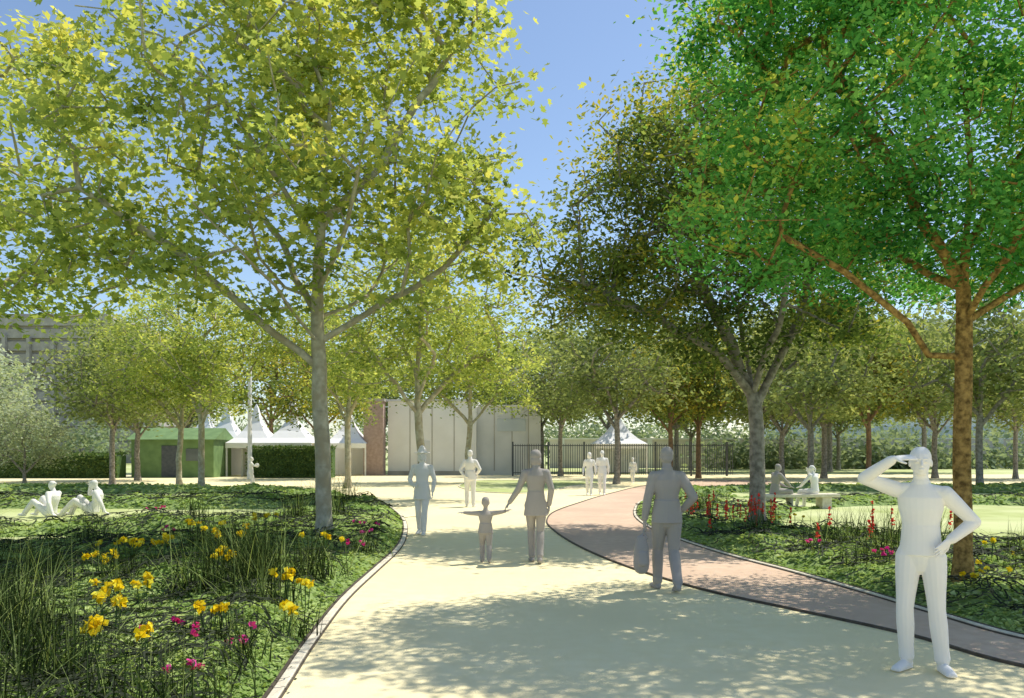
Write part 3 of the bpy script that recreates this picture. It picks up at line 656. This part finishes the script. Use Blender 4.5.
def person(name, loc, head_deg, scale, mat, J=None, hk=1.0, yaw=0, pitch=0, hair='short', hat=None, wear='jacket', voxel=.008, girth=1.0, extra=None, curl=.45):
    j = {k: Vector(v) for k, v in {**BASEJ, **(J or {})}.items()}; B = Body(); g = girth
    lat = (j['shR']-j['shL']).normalized(); lath = (j['hpR']-j['hpL']).normalized()
    pel, ch, nk = j['pel'], j['ch'], j['nk']
    prof = [(-.10, .110, .090), (0, .148, .105), (.12, .146, .102), (.25, .128, .092), (.40, .134, .096), (.58, .158, .108), (.75, .166, .108), (.87, .130, .086), (.95, .084, .070), (1.0, .060, .060)]
    pts = []; rr = []
    for t, a, b_ in prof:
        tt = max(t, 0)
        m = (2*(ch) - .5*(pel+nk)); p = pel*(1-tt)**2+m*2*tt*(1-tt)+nk*tt*tt
        if t < 0: p = pel+(pel-ch).normalized()*.09
        pts.append(p); rr.append((a*g, b_*g))
    B.tube(pts, rr, (lat+lath).normalized(), 22)
    up = (j['hd']-nk).normalized()
    B.tube([nk-up*.03, nk+up*.05, j['hd']-up*.02], [.062*g, .054*max(1, g*.95), .052], lat)
    B.head(j['hd']+Vector((0, 0, .012*(hk-1)*8)), yaw, pitch, 0, hk, hair, hat)
    cl = .008
    for S in 'RL':
        sh, el_, wr = j['sh'+S], j['el'+S], j['wr'+S]; sgn = 1 if S == 'R' else -1
        B.ell(sh, (.062*g, .060*g, .064*g))
        B.tube([nk+Vector((0, 0, -.05)), sh+Vector((0, 0, .0))], [.050*g, .056*g])
        B.tube([sh, sh.lerp(el_, .35), sh.lerp(el_, .8), el_], [(.056+cl)*g, (.052+cl)*g, (.043+cl)*g, (.041+cl)*g])
        B.tube([el_, el_.lerp(wr, .3), el_.lerp(wr, .92)], [(.041+cl)*g, (.040+cl)*g, (.030+cl)*g])
        B.tube([el_, el_.lerp(wr, .3), wr], [.040*g, .039*g, .026*g])
        B.hand(wr, j['hd'+S], j['nm'+S], .98*min(1.15, hk), curl, -sgn)
        hp, kn, an, to = j['hp'+S], j['kn'+S], j['an'+S], j['to'+S]
        B.tube([hp, hp.lerp(kn, .3), hp.lerp(kn, .75), kn], [.095*g, .089*g, .070*g, .063*g])
        B.tube([kn, kn.lerp(an, .3), kn.lerp(an, .75), kn.lerp(an, .93)], [.063*g, .065*g, .055*g, .057*g])
        B.tube([kn.lerp(an, .8), an], [.042, .040])
        d = to-an; d = d.normalized() if d.length > 0 else Vector((0, 1, 0))
        dh = Vector((d.x, d.y, 0)).normalized() if abs(d.z) < .9 else Vector((0, 1, 0))
        heel = an-dh*.035-Vector((0, 0, .035))
        sdv = Vector((-dh.y, dh.x, 0))
        B.tube([an+Vector((0, 0, .01)), heel+dh*.02], [.042, .036], sdv)
        B.tube([heel, an+dh*.06+Vector((0, 0, -.035)), to-dh*.02], [(.034, .038), (.043, .042), (.040, .024)], sdv)
        B.tube([heel-Vector((0, 0, .022)), to-dh*.01-Vector((0, 0, .008))], [(.036, .012), (.043, .012)], sdv)
    if wear == 'jacket':
        B.tube([ch.lerp(pel, .4), pel, pel-Vector((0, 0, .10))], [(.142*g, .108*g), (.166*g, .124*g), (.176*g, .132*g)], lath, 22, False)
        B.tube([nk-Vector((0, 0, .035)), nk+Vector((0, 0, .025))], [(.078, .074), (.067, .067)], lat, 16, False)
    elif wear == 'shirt':
        B.tube([ch.lerp(pel, .30), ch.lerp(pel, .7), pel.lerp(ch, .0)-Vector((0, 0, .02))], [(.134*g, .098*g), (.143*g, .105*g), (.160*g, .118*g)], lath, 22, False)
        B.tube([nk-Vector((0, 0, .03)), nk+Vector((0, 0, .015))], [(.074, .072), (.064, .066)], lat, 16, False)
    elif wear == 'tunic':
        B.tube([ch.lerp(pel, .4), pel, pel-Vector((0, 0, .20))], [(.132*g, .10*g), (.165*g, .13*g), (.192*g, .155*g)], lath, 22, False)
    if extra: extra(B, j)
    me = pmesh(name, B.V, B.F, mat, True); o = obj(name, me, None, loc, math.radians(head_deg), (scale,)*3)
    r = o.modifiers.new('r', 'REMESH'); r.mode = 'VOXEL'; r.voxel_size = voxel; r.use_smooth_shade = True
    sm = o.modifiers.new('s', 'SMOOTH'); sm.factor = .45; sm.iterations = 2
    return o

# man shading his eyes, other hand on hip, facing the camera
person('standing_man', (3.13, 6.12, 0), 150, .985, M_figw, dict(
    elR=(.39, .16, 1.50), wrR=(.17, .245, 1.655), hdR=(-1, -.28, .10), nmR=(0, -.5, -1), shR=(.17, .0, 1.41),
    elL=(-.36, -.10, 1.17), wrL=(-.195, .045, 1.03), hdL=(.5, .55, -.55), nmL=(.6, -.6, 0.2),
    knR=(.11, .03, .49), anR=(.10, -.02, .075), toR=(.17, .15, .03), knL=(-.11, 0.0, .49), anL=(-.15, -.03, .075), toL=(-.22, .14, .03)),
    yaw=math.radians(8), hair='short', wear='shirt', voxel=.0052, curl=.15, girth=1.0)
def bag(B, j):
    w = j['wrL']+Vector((0, .0, -.09))
    B.tube([w, w+Vector((-.02, 0, -.06)), w+Vector((-.045, .0, -.14))], [.012, .010, .012], n=8)
    B.tube([w, w+Vector((0, .0, -.07)), w+Vector((.03, .0, -.14))], [.010, .010, .012], n=8)
    c = w+Vector((-.04, .0, -.14))
    B.tube([c, c+Vector((0, 0, -.10)), c+Vector((0, 0, -.30)), c+Vector((0, 0, -.36))], [(.06, .05), (.088, .075), (.10, .085), (.09, .07)], n=18)
    B.tube([c+Vector((0, -.07, -.17)), c+Vector((0, -.085, -.29))], [(.06, .03), (.065, .035)])
person('walking_man', (1.87, 9.65, 0), 4, 1.0, M_figg, dict(
    elL=(-.235, 0.0, 1.12), wrL=(-.26, .05, .86), hdL=(0, .05, -1), elR=(.30, -.10, 1.14), wrR=(.20, .03, .98), hdR=(-.35, .5, -.7), nmR=(-1, 0, 0),
    knL=(-.07, .16, .50), anL=(-.075, .16, .075), toL=(-.10, .35, .03), knR=(.09, .02, .48), anR=(.07, -.24, .115), toR=(.08, -.06, .03)),
    wear='jacket', voxel=.0065, girth=1.08, extra=bag, curl=.9)
person('walking_woman', (.36, 12.1, 0), 2, .985, M_figg, dict(
    elL=(-.27, .0, 1.13), wrL=(-.41, .03, .92), hdL=(-.55, .0, -.8), nmL=(1, 0, 0), elR=(.235, -.06, 1.14), wrR=(.205, .02, .88),
    knL=(-.06, .12, .50), anL=(-.05, .10, .075), toL=(-.06, .29, .03), knR=(.07, .0, .48), anR=(.05, -.18, .105), toR=(.06, .0, .03)),
    wear='tunic', hair='bob', voxel=.007, girth=.97, curl=.8)
person('small_child', (-.40, 12.1, 0), 2, .545, M_figg, dict(
    shR=(.15, 0, 1.38), shL=(-.15, 0, 1.38), elR=(.36, .02, 1.40), wrR=(.56, .03, 1.44), hdR=(1, 0, .35), nmR=(0, .3, -1),
    elL=(-.38, .0, 1.38), wrL=(-.60, .03, 1.40), hdL=(-1, 0, .05), nmL=(0, .2, -1), hd=(0, .02, 1.64),
    knL=(-.09, .14, .50), anL=(-.09, .10, .075), toL=(-.12, .27, .03), knR=(.10, -.02, .48), anR=(.10, -.16, .12), toR=(.11, .0, .03)),
    hk=1.38, wear='jacket', voxel=.013, girth=1.22)
person('woman_with_hat', (-1.82, 16.2, 0), 175, .99, M_figl, dict(
    elR=(.27, -.04, 1.14), wrR=(.17, .16, 1.02), hdR=(-.6, .7, .1), nmR=(-1, 0, 0), elL=(-.25, -.03, 1.13), wrL=(-.23, .08, .89),
    knL=(-.07, .10, .50), anL=(-.05, .10, .075), toL=(-.07, .28, .03), knR=(.08, .0, .48), anR=(.08, -.15, .10), toR=(.10, .03, .03)),
    wear='tunic', hair='bob', hat=True, voxel=.009, girth=.98)
person('strolling_man', (-1.28, 24.4, 0), 0, 1.0, M_figl, dict(
    elR=(.30, -.04, 1.15), wrR=(.20, .10, 1.0), elL=(-.29, -.05, 1.14), wrL=(-.20, -.12, .97), hdL=(.6, -.2, -.4), knL=(-.1, .1, .5), anL=(-.1, .1, .075), toL=(-.12, .28, .03)), voxel=.012, girth=1.1)
wk = dict(knL=(-.08, .14, .50), anL=(-.08, .18, .075), toL=(-.1, .36, .03), knR=(.09, .02, .48), anR=(.09, -.22, .11), toR=(.1, -.04, .03), wrR=(.24, .16, .9), wrL=(-.24, -.08, .88))
person('strolling_woman', (3.0, 31, 0), 170, .96, M_figw, wk, voxel=.014, wear='tunic', hair='bob', girth=1.0)
person('strolling_man', (3.52, 31.2, 0), 172, 1.0, M_figw, wk, voxel=.014, girth=1.1)
person('strolling_child', (6.5, 43, 0), 160, .78, M_figw, wk, hk=1.15, voxel=.018, girth=1.1)
def ball(B, j): B.ell((.05, .32, 1.28), (.13, .13, .13))
person('child_with_ball', (-12.4, 38, 0), -60, .82, M_figw, dict(elR=(.30, .1, 1.25), wrR=(.16, .28, 1.28), elL=(-.3, .1, 1.25), wrL=(-.1, .3, 1.28), hdR=(-.3, 1, 0), hdL=(.3, 1, 0), knL=(-.08, .14, .50), anL=(-.08, .18, .075), toL=(-.1, .36, .03)), hk=1.15, voxel=.016, extra=ball, girth=1.1)
# seated on lawn (knees up)
sitJ = dict(pel=(0, 0, .13), ch=(0, -.10, .42), nk=(0, -.10, .66), hd=(0, -.05, .81), shR=(.17, -.10, .60), shL=(-.17, -.10, .60), hpR=(.09, .02, .12), hpL=(-.09, .02, .12),
    knR=(.13, .36, .47), knL=(-.13, .40, .40), anR=(.12, .56, .085), anL=(-.13, .70, .085), toR=(.13, .75, .05), toL=(-.14, .88, .05),
    elR=(.27, .08, .44), wrR=(.16, .30, .50), hdR=(-.4, 1, -.1), nmR=(0, 0, -1), elL=(-.30, -.26, .36), wrL=(-.30, -.36, .11), hdL=(-.2, -1, -.3), nmL=(0, 0, -1))
person('sitting_woman', (-11.9, 20.6, .01), 75, 1.0, M_figw, sitJ, wear='shirt', hair='bun', voxel=.012, girth=1.12)
sit2 = dict(sitJ); sit2.update(elR=(.25, .16, .55), wrR=(.10, .10, .76), hdR=(-.3, 0, 1), hd=(0, .0, .80))
person('sitting_man', (-11.0, 21.0, .01), 100, 1.02, M_figl, sit2, wear='shirt', voxel=.012, girth=1.16)
# seated on a low stone seat
st = empty('stone_seat', (8.4, 23.7, 0), math.radians(8))
box('slab', -1.3, 1.3, -.24, .24, .34, .44, M_kerb, st, .02); box('leg_1', -1.05, -.75, -.2, .2, 0, .338, M_kerb, st, .01); box('leg_2', .75, 1.05, -.2, .2, 0, .338, M_kerb, st, .01)
bs = dict(pel=(0, 0, .54), ch=(0, .02, .83), nk=(0, .06, 1.07), hd=(0, .12, 1.21), shR=(.17, .05, 1.01), shL=(-.17, .05, 1.01), hpR=(.09, .02, .53), hpL=(-.09, .02, .53),
    knR=(.12, .45, .52), knL=(-.12, .45, .52), anR=(.12, .46, .075), anL=(-.13, .56, .075), toR=(.13, .65, .03), toL=(-.15, .75, .03),
    elR=(.25, .22, .80), wrR=(.14, .42, .66), elL=(-.25, .20, .80), wrL=(-.14, .42, .66), hdR=(-.2, 1, -.2), hdL=(.2, 1, -.2), nmR=(0, -.2, -1), nmL=(0, -.2, -1))
person('seated_man', (7.75, 23.55, 0), -75, 1.0, M_figg, bs, voxel=.012, girth=1.1)
bs2 = dict(bs); bs2.update(elR=(.24, .28, .92), wrR=(.10, .30, 1.12), hdR=(-.3, .2, 1))
person('seated_woman', (9.0, 23.75, 0), 35, .97, M_figw, bs2, voxel=.012, hair='pony', wear='shirt', girth=1.0)

# ------------------------------------------------------------------ light, sky, camera
el = math.radians(60); az = Vector((.84, .54, 0)).normalized()
sdir = Vector((az.x*math.cos(el), az.y*math.cos(el), math.sin(el)))
sun = bpy.data.lights.new('sun', 'SUN'); sun.energy = 5.0; sun.angle = math.radians(.5); sun.color = (1, .95, .84)
so = bpy.data.objects.new('sun', sun); so.rotation_euler = sdir.to_track_quat('Z', 'Y').to_euler(); so.location = (20, 10, 30); COL.objects.link(so)
w = bpy.data.worlds.new('World'); scene.world = w; w.use_nodes = True; nt = w.node_tree; nt.nodes.clear()
sky = nt.nodes.new('ShaderNodeTexSky'); sky.sky_type = 'NISHITA'; sky.sun_disc = False; sky.sun_elevation = el; sky.sun_rotation = math.atan2(sdir.x, sdir.y)
sky.air_density = 1.0; sky.dust_density = 0.5; sky.ozone_density = 1.5
bg = nt.nodes.new('ShaderNodeBackground'); bg.inputs[1].default_value = .17; out = nt.nodes.new('ShaderNodeOutputWorld')
nt.links.new(sky.outputs[0], bg.inputs[0]); nt.links.new(bg.outputs[0], out.inputs[0])
cam = bpy.data.cameras.new('camera'); cam.lens = 28.1; cam.sensor_width = 36; cam.shift_y = .1006; cam.clip_end = 2000
co = bpy.data.objects.new('camera', cam); co.location = (0, 0, 1.68); co.rotation_euler = (math.radians(90), 0, 0); COL.objects.link(co); scene.camera = co
scene.view_settings.view_transform = 'Standard'; scene.view_settings.look = 'None'; scene.view_settings.exposure = 0
